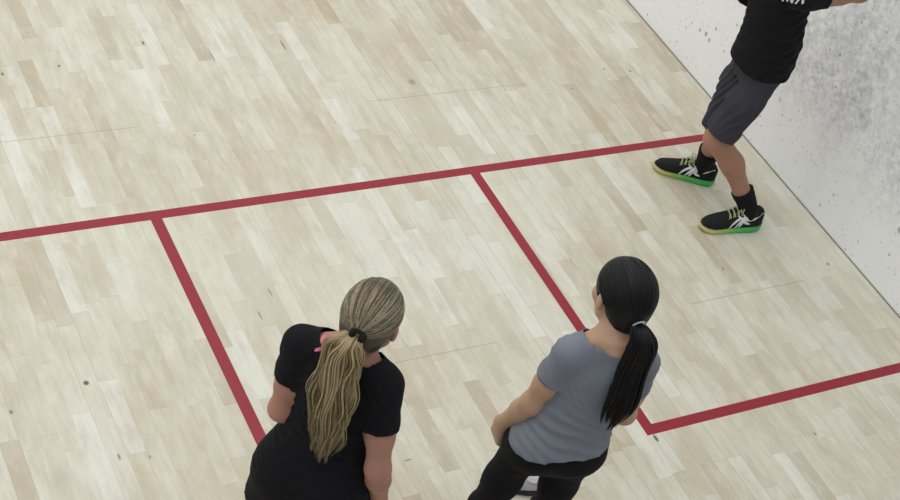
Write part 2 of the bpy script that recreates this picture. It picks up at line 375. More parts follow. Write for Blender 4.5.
# ------------------------------------------------------------------ body builders
def hand(prims, wrist, d, palm_n, side, L=.175, curl=.5, tag='hand', r=.0078, spread=.10, thumb=.62):
    """wrist, d = towards the fingers, palm_n = direction the palm faces; side +1 when the thumb lies along +cross(d, palm_n)"""
    d = A(d)/np.linalg.norm(d); n = A(palm_n)-d*(A(palm_n)@d); n /= np.linalg.norm(n); u = np.cross(d, n)*side
    w = A(wrist); pl = L*.52
    for q, rr in ((-.022, .0115), (-.007, .012), (.009, .012), (.024, .0115)):
        prims.append(cone(w+u*q*.7, w+d*pl+u*q*1.15, .0125, rr, .014, tag))
    prims.append(cone(w-d*.01, w+d*pl*.45, .021, .020, .02, tag, (n, 1.35)))
    for q, fl in ((.030, .80), (.0102, .92), (-.0100, .86), (-.0295, .66)):
        p = w+d*pl*.98+u*q; dd = d+u*q*spread*10*.1; dd /= np.linalg.norm(dd); a = 0; segs = A([.5, .29, .21])*L*.5*fl
        for s_, seg in enumerate(segs):
            a += curl*(.55, .9, .7)[s_]; e = dd*math.cos(a)+n*math.sin(a)
            prims.append(cone(p, p+e*seg, r*(1-.06*s_), r*(.95-.09*s_), .004, tag)); p = p+e*seg
    p = w+d*pl*.18+u*.026; e = d*.62+u*thumb+n*.35; e /= np.linalg.norm(e)
    prims.append(cone(p-u*.01, p+e*.042, .0135, .0105, .012, tag)); p = p+e*.042
    e2 = d*.85+u*.25+n*.5; e2 /= np.linalg.norm(e2); prims.append(cone(p, p+e2*.03, .0098, .0088, .004, tag)); p = p+e2*.03
    e3 = d*.9+u*.0+n*.6; e3 /= np.linalg.norm(e3); prims.append(cone(p, p+e3*.024, .0088, .0070, .004, tag))

def head_prims(hc, R, s=1.0, ear=1.0):
    w = lambda p: A(hc)+R@(A(p)*s); P = []
    E = lambda c, r, k=.015, rr=None: P.append(ell(w(c), A(r)*s, R if rr is None else R@rr, k, 'head'))
    Cn = lambda a, b, ra, rb, k=.01: P.append(cone(w(a), w(b), ra*s, rb*s, k, 'head'))
    E((0, -.012, .038), (.073, .094, .083)); E((0, .035, -.02), (.060, .060, .085), .03)
    Cn((-.045, .02, -.065), (-.012, .075, -.093), .022, .018, .025); Cn((.045, .02, -.065), (.012, .075, -.093), .022, .018, .025)
    E((0, .083, -.092), (.020, .016, .016), .02)
    Cn((0, .090, .012), (0, .113, -.026), .008, .0115, .012); E((-.011, .101, -.030), (.009, .011, .007), .008); E((.011, .101, -.030), (.009, .011, .007), .008)
    Cn((-.042, .079, .026), (.042, .079, .026), .011, .011, .02)
    E((0, .094, -.055), (.023, .010, .006), .006); E((0, .092, -.066), (.019, .010, .0065), .006)
    E((-.045, .065, -.028), (.02, .02, .018), .03); E((.045, .065, -.028), (.02, .02, .018), .03)
    for sx in (-1, 1):
        rr = rot(sx*.35); E((sx*.080*ear, -.008, -.004), (.011, .019, .031), .008, rr); E((sx*.076, .0, -.028), (.009, .011, .014), .008)
    sub = [ell(w((sx*.031, .100, .010)), A((.017, .017, .011))*s, R, .012, 'head') for sx in (-1, 1)]
    return P, sub, w

def eyes(parent, w, s):
    for sx in (-1, 1):
        c = w((sx*.031, .083, .009)); bm = bmesh.new(); bmesh.ops.create_uvsphere(bm, u_segments=16, v_segments=10, radius=.0118*s)
        me = bpy.data.meshes.new('eye'); bm.to_mesh(me); bm.free(); me.materials.append(M_EYE); o = bpy.data.objects.new('eye', me); COL.objects.link(o); o.parent = parent; o.location = c
        for p in me.polygons: p.use_smooth = True

def hair_cap(name, hc, R, s, mat, parent, tie, nstrand=420, thick=.012, front=.03, nape=.082, rad=.0014, bun=None):
    w = lambda p: A(hc)+R@(A(p)*s); c0 = A((0, -.014, .036)); r0 = A((.073, .094, .083))+thick
    prims = [ell(w(c0), r0*s, R, .02, 'h'), ell(w((0, -.055, -.015)), A((.062, .055, .07))*s, R, .03, 'h')]
    g = Grid(prims, .003); P = g.whole(); q = (P-A(hc))@R/s
    cut = np.maximum(.8*q[..., 1]-.6*q[..., 2]-front, -q[..., 2]-nape)
    earcut = .026-np.sqrt((q[..., 1]+.006)**2+((q[..., 2]+.012)*.75)**2)
    earcut = np.where(np.abs(q[..., 0]) > .05, earcut, -1)
    cut = np.maximum(cut, earcut); k = .008
    h = np.clip(.5+.5*(cut*s-g.D)/k, 0, 1); g.D = (g.D*(1-h)+cut*s*h+k*h*(1-h)).astype(np.float32)
    v, f = g.mesh(2); cap = mesh_obj(name, v, f, mat, parent)
    # combed strands run over the cap to the tie
    tl = A(tie); e = (tl-c0)/r0; e /= np.linalg.norm(e); paths = []
    while len(paths) < nstrand:
        d = RNG.normal(size=3); d /= np.linalg.norm(d); p = c0+r0*d
        if .8*p[1]-.6*p[2] > front-.004 or p[2] < -nape+.004: continue
        if abs(p[0]) > .05 and math.hypot(p[1]+.006, (p[2]+.012)*.75) < .03: continue
        an = math.acos(np.clip(d@e, -1, 1))
        if an < .25: continue
        tt = np.linspace(0, 1, 14); ln = min(1, .35+random.random())
        tt = tt*ln+(1-ln)*random.random(); ok = True; pts = []
        for t in tt:
            u = (math.sin((1-t)*an)*d+math.sin(t*an)*e)/math.sin(an); pt = c0+r0*u*(1+.004*random.random()/.5)
            if abs(pt[0]) > .05 and math.hypot(pt[1]+.006, (pt[2]+.012)*.75) < .027: ok = False
            if pt[1] < -.04 and pt[2] < -.01:    # the back bulge stands a little prouder
                b = (pt-A((0, -.055, -.015)))/A((.062, .055, .07)); nb = np.linalg.norm(b)
                if nb < 1.02: pt = A((0, -.055, -.015))+A((.062, .055, .07))*b/nb*1.02
            pts.append(w(pt))
        if not ok: continue
        rr = rad*(.7+.8*random.random())*np.sin(np.linspace(.25, math.pi-.25, 14))**.5
        paths.append((pts, rr))
    tubes('combed_strand', paths, mat, cap, 4)
    return cap, w

def ponytail(name, path, prof, mat, parent, n=150, lat=(1, 0, 0), deep=(0, 1, 0), wave=.006, freq=5, rad=.0032, ragged=.12, sides=5, seg=30):
    """prof: rows t, half width, half depth"""
    C = spline(path, seg); pr = A(prof); lat, deep = A(lat), A(deep); paths = []; tt = np.linspace(0, 1, seg)
    W = np.interp(tt, pr[:, 0], pr[:, 1]); Dp = np.interp(tt, pr[:, 0], pr[:, 2])
    K = max(6, n//16); cl = []
    for i in range(K):
        a = i*2.39996; q = math.sqrt((i+.5)/K); cl.append((q*math.cos(a), q*math.sin(a), random.random()*6.3, random.random()*6.3, freq*(.8+.45*random.random()), wave*(.5+random.random()), 1-ragged*random.random()))
    for i in range(n):
        cx_, cy_, ph, ph2, fr, am, ce = cl[i % K]; a = random.random()*6.283; q = math.sqrt(random.random())*1.25/math.sqrt(K)
        ux, uy = cx_+q*math.cos(a), cy_+q*math.sin(a); env = np.clip(tt*2.5, 0, 1); j2 = .35*random.random()
        tight = 1-.35*np.clip((tt-.55)/.45, 0, 1)          # locks draw together towards their tips
        m = max(8, int(seg*min(1, ce-.06*random.random())))
        px_, py_ = cx_+(ux-cx_)*tight, cy_+(uy-cy_)*tight
        off = lat*(px_*W+am*env*np.sin(tt*fr*6.28+ph+j2))[:, None]+deep*(py_*Dp+am*.5*env*np.cos(tt*fr*6.28+ph2+j2))[:, None]
        rr = rad*(.7+.6*random.random())*np.clip((1-np.linspace(0, 1, m)**4)+.1, 0, 1)
        paths.append(((C+off)[:m], rr))
    return tubes(name, paths, mat, parent, sides)

def torus(name, c, R, r0, r1, mat, parent):
    V, F = [], []; n, m = 28, 10
    for i in range(n):
        for j in range(m):
            a, b = 2*math.pi*i/n, 2*math.pi*j/m; V.append(A(c)+R@A(((r0+r1*math.cos(b))*math.cos(a), r1*1.5*math.sin(b), (r0+r1*math.cos(b))*math.sin(a))))
            F.append((i*m+j, ((i+1) % n)*m+j, ((i+1) % n)*m+(j+1) % m, i*m+(j+1) % m))
    return mesh_obj(name, V, F, mat, parent)

def shoe(parent, loc, yaw, L=.30, mats=None, logo=0, scale=1.0, name='shoe'):
    """loc = point under the ankle; +y towards the toe. logo = which sides carry the stripes"""
    up_m, sole_m, lace_m, mark_m = mats
    root = bpy.data.objects.new(name, None); COL.objects.link(root); root.parent = parent; root.location = loc; root.rotation_euler = (0, 0, yaw); root.empty_display_size = .05
    back = -.26*L
    S_ = np.linspace(0, 1, 41)
    wid = np.interp(S_, [0, .03, .1, .22, .42, .6, .74, .86, .94, .98, 1], [.012, .027, .036, .040, .038, .041, .045, .041, .031, .02, .009])*L/.3
    cx = np.interp(S_, [0, .4, .75, 1], [0, .0, .004, -.004])
    hei = np.interp(S_, [0, .03, .1, .2, .3, .4, .5, .62, .75, .88, .96, 1], [.056, .078, .082, .070, .070, .080, .076, .060, .047, .039, .030, .013])*L/.3
    z0 = np.interp(S_, [0, .1, .5, .8, 1], [.036, .036, .031, .025, .031])*L/.3; zb = np.interp(S_, [0, .08, .85, 1], [.006, .0, .0, .012])
    for arr in (wid, hei, z0, zb):
        for _ in range(2): arr[1:-1] = .25*arr[:-2]+.5*arr[1:-1]+.25*arr[2:]
    def surf(s, a, off=0.):      # a: 0 right base .. pi left base
        w_, h_, zz, c = np.interp(s, S_, wid), np.interp(s, S_, hei), np.interp(s, S_, z0), np.interp(s, S_, cx)
        ca, sa = math.cos(a), math.sin(a)
        return A((c+(w_+off)*math.copysign(abs(ca)**.75, ca), back+s*L, zz-.006+(h_+off)*sa**.85))
    NA = 22; V, F = [], []
    for s in S_:
        for k in range(NA+1): V.append(surf(s, math.pi*k/NA))
    for i in range(40):
        for k in range(NA): F.append((i*(NA+1)+k, (i+1)*(NA+1)+k, (i+1)*(NA+1)+k+1, i*(NA+1)+k+1))
    F.append(tuple(range(NA+1))); F.append(tuple(40*(NA+1)+k for k in range(NA+1))[::-1])
    mesh_obj('upper', V, F, up_m, root)
    V, F = [], []; prof = [(0, .90), (.12, 1.0), (.5, 1.07), (.85, 1.10), (1, 1.02)]
    ring = [(i, 1) for i in range(41)]+[(i, -1) for i in range(40, -1, -1)]; n = len(ring)
    for t, g in prof:
        for i, sg in ring:
            z = zb[i]+(z0[i]-zb[i]+.003)*t; y = back+S_[i]*L
            y = back+L*.5+(y-back-L*.5)*(1+.02*(g-.9)/.2); V.append((cx[i]+sg*(wid[i]*g+.002), y, z))
    for r in range(len(prof)-1):
        for i in range(n): F.append((r*n+i, r*n+(i+1) % n, (r+1)*n+(i+1) % n, (r+1)*n+i))
    for r, rev in ((0, True), (len(prof)-1, False)):
        for i in range(40):
            q = (r*n+i, r*n+i+1, r*n+n-2-i, r*n+n-1-i); F.append(q if rev else q[::-1])
    mesh_obj('sole', V, F, sole_m, root)
    # laces: zigzag bars over the instep and a bow
    paths = []
    for s in np.linspace(.42, .60, 4):
        for q in (0, .025):
            aa = np.linspace(.95, math.pi-.95, 9); pts = [surf(s+q*(1 if q == 0 else (k-4)/4), a, .0035) for k, a in enumerate(aa)]; paths.append((pts, np.full(9, .0026)))
    top = surf(.41, math.pi/2, .004)
    for sx in (-1, 1):
        lo = [top, top+A((sx*.012, .004, .014)), top+A((sx*.028, .010, .018)), top+A((sx*.034, .018, .006)), top+A((sx*.018, .016, .002)), top+A((0, .006, .002))]
        paths.append((spline(lo, 16), np.full(16, .0026))); paths.append((spline([top, top+A((sx*.015, .016, .008)), top+A((sx*.022, .036, -.008))], 8), np.full(8, .0024)))
    tubes('laces', paths, lace_m, root, 5)
    # padded collar
    cp = [surf(.20+.135*math.cos(b)*1.0, math.pi/2+0.0, 0)*A((0, 1, 1))+A((.030*math.sin(b)*L/.3, 0, -.004-.006*abs(math.sin(b)))) for b in np.linspace(0, 2*math.pi, 28)]
    tubes('collar', [(cp, np.full(28, .007))], up_m, root, 7)
    if logo:
        for sd in ((0, 1) if logo == 2 else ((0,) if logo == 1 else (1,))):
            def ribbon(pts, wd):          # points (s, height angle), on the outer skin of the upper
                C = spline(pts, 18); V, F = [], []
                for k, (s, a) in enumerate(C):
                    tdir = C[min(k+1, 17)]-C[max(k-1, 0)]; tv = A((tdir[0]*L, tdir[1]*.05)); nrm = A((-tv[1], tv[0]))/(np.linalg.norm(tv)+1e-9)
                    ww = wd*(min(1, .35+.16*min(k, 17-k)))
                    for sg in (-1, 1):
                        ss, aa = s+sg*nrm[0]*ww/L, max(.02, a+sg*nrm[1]*ww/.05)
                        for of in (.0004, .0016): V.append(surf(ss, aa if sd == 0 else math.pi-aa, of))
                for k in range(17):
                    b = 4*k; F += [(b+1, b+3, b+7, b+5), (b, b+4, b+6, b+2), (b, b+1, b+5, b+4), (b+2, b+6, b+7, b+3)]
                return V, F
            VV, FF = [], []
            for pts, wd in (([(.30, .10), (.34, .5), (.44, .75), (.52, .55), (.585, .08)][::-1], .0038) if False else ([(.60, .06), (.54, .42), (.45, .68), (.33, .62), (.2, .70), (.06, 1.0)], .0058),
                            ([(.50, .06), (.43, .42), (.34, .76), (.30, .95)], .0052), ([(.50, 1.02), (.44, .70), (.36, .40), (.27, .28)], .0052), ([(.42, 1.08), (.37, .72), (.41, .30), (.44, .06)], .0048)):
                v, f = ribbon(pts, wd); FF += [tuple(i+len(VV) for i in q) for q in f]; VV += v
            mesh_obj('side_stripes', VV, FF, mark_m, root)
    return root

def sock(parent, pts, rads, mat, name='sock'):
    C = spline(pts, 26); r = np.interp(np.linspace(0, 1, 26), np.linspace(0, 1, len(rads)), rads)
    r = r+np.where(np.arange(26) > 21, .0015, 0)
    return tubes(name, [(C, r)], mat, parent, 28)

def leg_prims(P, hip, knee, ankle, rt=.082, rk=.052, rc=.053, ra=.034, side=1):
    hip, knee, ankle = A(hip), A(knee), A(ankle)
    P.append(cone(hip, hip+.55*(knee-hip)+A((0, .008, 0)), rt, rt*.84, .03, 'thigh')); P.append(cone(hip+.5*(knee-hip), knee, rt*.86, rk, .03, 'thigh'))
    P.append(ell(knee+A((0, .012, 0)), (rk*.85, rk*.9, rk*1.1), None, .03, 'thigh'))
    d = ankle-knee; bk = A((0, -.022, 0)); P.append(cone(knee, knee+d*.35+bk, rk*.96, rc, .03, 'calf')); P.append(cone(knee+d*.33+bk, knee+d*.72+bk*.3, rc, ra*1.15, .03, 'calf')); P.append(cone(knee+d*.7+bk*.3, ankle, ra*1.12, ra, .02, 'calf'))
def foot_prims(P, ankle, yaw, L=.20):
    a = A(ankle); R = rot(yaw); f = lambda q: a+R@A(q)
    P.append(cone(f((0, -.03, -.035)), f((0, .06, -.035)), .026, .026, .03, 'foot')); P.append(cone(f((0, .0, 0)), f((0, L*.62, -.045)), .032, .016, .03, 'foot'))

def person(name, loc, F, label):
    o = bpy.data.objects.new(name, None); COL.objects.link(o); o.location = (loc[0], loc[1], 0); o.rotation_euler = (0, 0, math.atan2(-F[0], F[1])); o.empty_display_size = .2
    return tag(o, label, 'person')

def arm_prims(P, sh, el, wr, r=(.047, .041, .036, .038, .025), nm='arm'):
    sh, el, wr = A(sh), A(el), A(wr)
    P.append(cone(sh, el, r[0], r[2], .03, 'up'+nm)); P.append(cone(sh+.2*(el-sh), sh+.6*(el-sh), r[1], r[1]*.97, .03, 'up'+nm))
    P.append(cone(el, el+.33*(wr-el), r[2]*.98, r[3], .025, 'fore'+nm)); P.append(cone(el+.3*(wr-el), wr, r[3]*.98, r[4], .02, 'fore'+nm, (A((1, 0, 0)), 1.0)))

def plane(p, n):
    p, n = A(p), A(n)/np.linalg.norm(n); return lambda P: (P-p)@n
def trimmed(p, c, n): p.trim = plane(c, n); p.tn = A(n)/np.linalg.norm(A(n)); return p
def near(c, rad, fn):     # a cut that only acts near c
    c = A(c); return lambda P: np.where(((P-c)**2).sum(-1) < rad*rad, fn(P), -1.)
def folds(amp, spec):
    """cloth creases: sum of (direction, wavelength, centre, reach)"""
    def f(P):
        r = 0
        for d, wl, c, rc, a in spec:
            d = A(d)/np.linalg.norm(A(d)); e = np.exp(-((P-A(c))**2).sum(-1)/(2*rc*rc))
            wob = .015*np.sin(P[..., 0]*23+P[..., 2]*17)+.012*np.sin(P[..., 1]*31-P[..., 2]*11)
            s = np.sin((P@d+wob)*6.283/wl); r = r+a*amp*e*(np.abs(s)*2-1)
        return r
    return f

UNDER = {'torso': -.009, 'thigh': -.004, 'foot': -.010, 'shoulder': -.005}   # the body stays a little inside its clothes
# ------------------------------------------------------------------ woman with blond ponytail
def woman_blond():
    root = person('person', B_LOC, B_F, 'woman in a black short sleeved top seen from behind with long wavy blond ponytail')
    hc = A((.022, .035, 1.495)); R = rot(.0, .10)
    P = []
    tors = [(.74, 0, 0, .10, .07), (.80, 0, -.005, .155, .105), (.88, 0, -.01, .170, .116), (.96, 0, -.005, .154, .106), (1.05, 0, 0, .126, .092), (1.14, 0, 0, .124, .092), (1.24, 0, 0, .130, .098), (1.32, 0, -.005, .126, .080), (1.37, 0, -.01, .090, .056), (1.41, 0, -.01, .055, .048)]
    P.append(loft(tors, .04, 'torso'))
    SH = {}
    for sx in (-1, 1):
        sh = A((sx*.130-.010, -.012, 1.325)); SH[sx] = sh
        P.append(cone((sx*.035, -.012, 1.385), sh, .042, .044, .04, 'shoulder'))
        P.append(ell((sx*.065, .075, 1.20), (.056, .05, .055), None, .04, 'torso')); P.append(ell((sx*.08, -.075, .87), (.088, .075, .09), None, .05, 'torso'))
        leg_prims(P, (sx*.09, 0, .82), (sx*.095, .02, .46), (sx*.095, -.02, .085), .080, .05, .05, .033); foot_prims(P, (sx*.095, -.02, .085), -sx*.12)
    P.append(cone((.004, -.022, 1.36), (.02, .005, 1.45), .052, .046, .035, 'neck'))
    arm_prims(P, SH[-1], B_ELL, B_WRL, BA); arm_prims(P, SH[1], B_ELR, B_WRR, BA)
    hand(P, B_WRL, A((.55, .75, .1)), A((.3, -.2, -1)), -1, .17, .55); hand(P, B_WRR, A((-.12, .22, -1)), A((-1, .1, -.1)), 1, .17, .45)
    hp, sub, w = head_prims(hc, R, .98, .97); P += hp
    sdf_obj('body', P, .004, M_SKIN_B, root, UNDER, sub)
    eyes(root, w, .98)
    # top
    tp = [loft([(.55, -.012, -.03, .190, .152), (.66, -.012, -.03, .188, .150), (.74, -.010, -.026, .186, .146), (.80, -.008, -.024, .184, .143), (.88, -.006, -.024, .180, .140), (.96, 0, -.018, .160, .124), (1.05, 0, -.006, .134, .108), (1.14, 0, 0, .127, .103), (1.24, 0, 0, .131, .107), (1.32, 0, -.005, .126, .089), (1.37, 0, -.01, .096, .063), (1.41, 0, -.01, .060, .053)], .04, 't')]
    tp += [ell((sx*.08, -.075, .87), (.094, .083, .098), None, .05, 't') for sx in (-1, 1)]
    for sx, el in ((-1, A(B_ELL)), (1, A(B_ELR))):
        d = el-SH[sx]; tp.append(cone((sx*.045, -.012, 1.385), SH[sx], .048, .053, .04, 't')); tp.append(trimmed(cone(SH[sx], SH[sx]+.60*d, .056, .056, .03, 't'), SH[sx]+d*.50, d)); tp.append(ell((sx*.065, .075, 1.20), (.062, .060, .062), None, .04, 't'))
    cuts = [lambda q: .70-q[..., 2]]
    nk = A((0, .0, 1.42)); cuts.append(lambda q: .098-np.sqrt(((q[..., 0]))**2*.95+((q[..., 1]-.01)*1.0)**2+((q[..., 2]-1.445)*1.0)**2))
    garment('black_top', tp, .005, M_BLACKTEE, root, 0, cuts, folds(.004, [((.3, 0, 1), .07, (0, -.1, 1.02), .13, 1), ((.8, 0, .6), .08, (.1, -.08, 1.2), .12, .8), ((-.8, 0, .6), .08, (-.1, -.08, 1.2), .12, .8)]))
    # leggings
    lp = [q for q in P if q.tag in ('thigh', 'calf')]+[loft(tors[:5], .04, 'torso')]
    garment('black_leggings', lp, .005, M_LEGGING, root, .006, [lambda q: q[..., 2]-1.0, lambda q: .14-q[..., 2]])
    # pink strap showing at the neckline on the left shoulder
    V, F = [], []                            # a flat band lying over the shoulder beside the neckline
    for k in range(17):
        y = -.024-.040*k/16
        for q in (-1, 1):
            x = .076+q*.010; z = 1.385-(x-.045)*.7+math.sqrt(.0565**2-(y+.012)**2); V += [(-x, y, z), (-x, y, z-.006)]
        if k: b = 4*k-4; F += [(b, b+2, b+6, b+4), (b+1, b+5, b+7, b+3), (b, b+4, b+5, b+1), (b+2, b+3, b+7, b+6)]
    mesh_obj('pink_strap', V, F, M_PINK, root)
    tie = A((0, -.108, .022))
    cap, hw = hair_cap('hair', hc, R, .98, M_BLOND_CAP, root, tie, 620, .013, .032, .08, .0013)
    tw = hw((0, -.122, .012))
    torus('hair_tie', hw((.004, -.116, .022)), R@rot(0, .25), .016, .0105, M_TIEB, root)
    tail = [tw+A((0, .016, .006)), tw+A((-.010, -.014, -.004)), tw+A((-.014, -.030, -.045)), A((.012, -.134, 1.37)), A((.020, -.142, 1.26)), A((.026, -.148, 1.15)), A((.036, -.152, 1.05))]
    ponytail('ponytail', tail, [(0, .011, .011), (.08, .018, .016), (.16, .034, .022), (.34, .058, .026), (.6, .066, .024), (.8, .056, .020), (.93, .036, .014), (1, .022, .008)], M_BLOND_TAIL, root, 620, wave=.0075, freq=3.4, rad=.0023, ragged=.2)
    for sx in (-1, 1):
        shoe(root, (sx*.095, -.02, 0), -sx*.12, .255, (M_SHOE, M_WHITE, M_TIEB, M_WHITE), 0, name='shoe')
    return root

# ------------------------------------------------------------------ woman with dark ponytail
def woman_dark():
    root = person('person', G_LOC, G_F, 'woman in a grey t-shirt and black leggings with a long dark ponytail')
    LN = lambda z: 0.
    hy = G_HEADYAW; hc = A((.005, .07, 1.475)); R = rot(hy, .16)
    P = []; raw = [(.78, -.045, 0, .11, .07), (.83, -.045, -.005, .148, .10), (.88, -.04, -.01, .160, .110), (.96, -.034, -.005, .136, .096), (1.05, -.024, 0, .110, .084), (1.14, -.014, 0, .108, .084), (1.23, -.006, 0, .112, .088), (1.29, 0, -.005, .108, .076), (1.35, 0, -.01, .086, .054), (1.39, 0, -.01, .053, .046)]
    ln = lambda rows: [(z, x, y+LN(z), a, b) for z, x, y, a, b in rows]
    tors = ln(raw); P.append(loft(tors, .04, 'torso')); SH = {}
    for sx in (-1, 1):
        sh = A((sx*.115, LN(1.3)-.012, 1.292)); SH[sx] = sh
        P.append(cone((sx*.04, LN(1.36)-.012, 1.365), sh, .040, .042, .04, 'shoulder'))
        P.append(ell((sx*.06-.01, .07, 1.185), (.052, .046, .05), None, .04, 'torso')); P.append(ell((sx*.066-.042, -.050, .895), (.070, .062, .078), None, .05, 'torso'))
        leg_prims(P, (sx*.085-.045, 0, .82), G_KN[sx], G_AN[sx], .066, .046, .05, .033); foot_prims(P, G_AN[sx], -sx*.15)
    P.append(cone((0, LN(1.34)-.02, 1.34), (.004, .04, 1.43), .048, .043, .035, 'neck'))
    arm_prims(P, SH[-1], G_ELL, G_WRL, (.045, .039, .035, .036, .024)); arm_prims(P, SH[1], G_ELR, G_WRR, (.045, .039, .035, .036, .024))
    hand(P, G_WRL, G_HDL, A((.75, .2, .1)), -1, .165, 1.0, thumb=.3); hand(P, G_WRR, A((-.1, .35, -1)), A((-1, .1, 0)), 1, .165, .5)
    hp, sub, w = head_prims(hc, R, .97, 1.02); P += hp
    sdf_obj('body', P, .004, M_SKIN_G, root, UNDER, sub); eyes(root, w, .97)
    tp = [loft(ln([(.68, -.048, -.012, .162, .126), (.80, -.048, -.014, .161, .126), (.88, -.044, -.014, .158, .124), (.96, -.036, -.010, .150, .116), (1.05, -.024, -.004, .134, .104), (1.14, -.014, 0, .126, .098), (1.23, -.006, 0, .122, .098), (1.29, 0, -.005, .117, .084), (1.34, 0, -.01, .088, .060), (1.39, 0, -.01, .062, .054), (1.44, 0, -.005, .058, .052)]), .04, 't')]
    tp += [ell((sx*.070-.042, -.060, .885), (.084, .078, .095), None, .05, 't') for sx in (-1, 1)]
    cuts = [lambda q: .922+.22*(q[..., 0]+.04)+.4*(q[..., 0]+.04)**2-.10*(q[..., 1]+.1)-q[..., 2]]
    for sx, el in ((-1, A(G_ELL)), (1, A(G_ELR))):
        d = el-SH[sx]; tp.append(cone((sx*.04, -.012, 1.365), SH[sx], .044, .049, .04, 't')); tp.append(trimmed(cone(SH[sx], SH[sx]+.60*d, .049, .056, .03, 't'), SH[sx]+d*.50, d)); tp.append(ell((sx*.06-.01, .07, 1.185), (.058, .054, .056), None, .04, 't'))
    cuts.append(lambda q: .100-np.sqrt((q[..., 0]*.92)**2+(q[..., 1]-.012)**2+(q[..., 2]-1.425)**2))
    garment('grey_t_shirt', tp, .005, M_GREYTEE, root, 0, cuts, folds(.0045, [((.35, 0, 1), .075, (-.05, -.05, .98), .12, 1), ((.9, 0, .5), .07, (-.11, .06, 1.22), .09, 1), ((-.9, 0, .5), .07, (.11, .06, 1.22), .09, 1), ((1, 0, .15), .09, (0, -.1, .88), .08, .8), ((.2, 0, 1), .06, (.05, .0, 1.12), .10, .7)]))
    lp = [q for q in P if q.tag in ('thigh', 'calf')]+[loft(tors[:5], .04, 'torso')]+[ell((sx*.066-.042, -.050, .895), (.070, .062, .078), None, .05, 'torso') for sx in (-1, 1)]
    garment('black_leggings', lp, .005, M_LEGGING, root, .005, [lambda q: q[..., 2]-.99, lambda q: .14-q[..., 2]])
    tie = A((.004, -.100, -.02))
    cap, hw = hair_cap('hair', hc, R, .99, M_DARK, root, tie, 420, .016, .034, .08, .0013)
    tw = hw((.004, -.114, -.026)); torus('hair_tie', hw((.004, -.107, -.023)), R@rot(0, -.35), .018, .006, M_TIEW, root)
    Rh = R
    tail = [tw+Rh@A((0, .016, .006)), tw+Rh@A((.004, -.012, -.006)), tw+Rh@A((.012, -.036, -.05))]+[A(q) for q in G_TAIL]
    ponytail('ponytail', tail, [(0, .013, .013), (.10, .024, .024), (.25, .036, .032), (.5, .046, .030), (.72, .046, .026), (.9, .028, .016), (1, .010, .006)], M_DARK, root, 420, wave=.003, freq=1.6, rad=.0026, ragged=.25, lat=(.97, -.25, 0))
    for sx in (-1, 1):
        shoe(root, (G_AN[sx][0], G_AN[sx][1], 0), -sx*.15, .25, (M_GREYSHOE, M_RUBBER, M_WHITE, M_WHITE), 0, name='shoe')
    return root

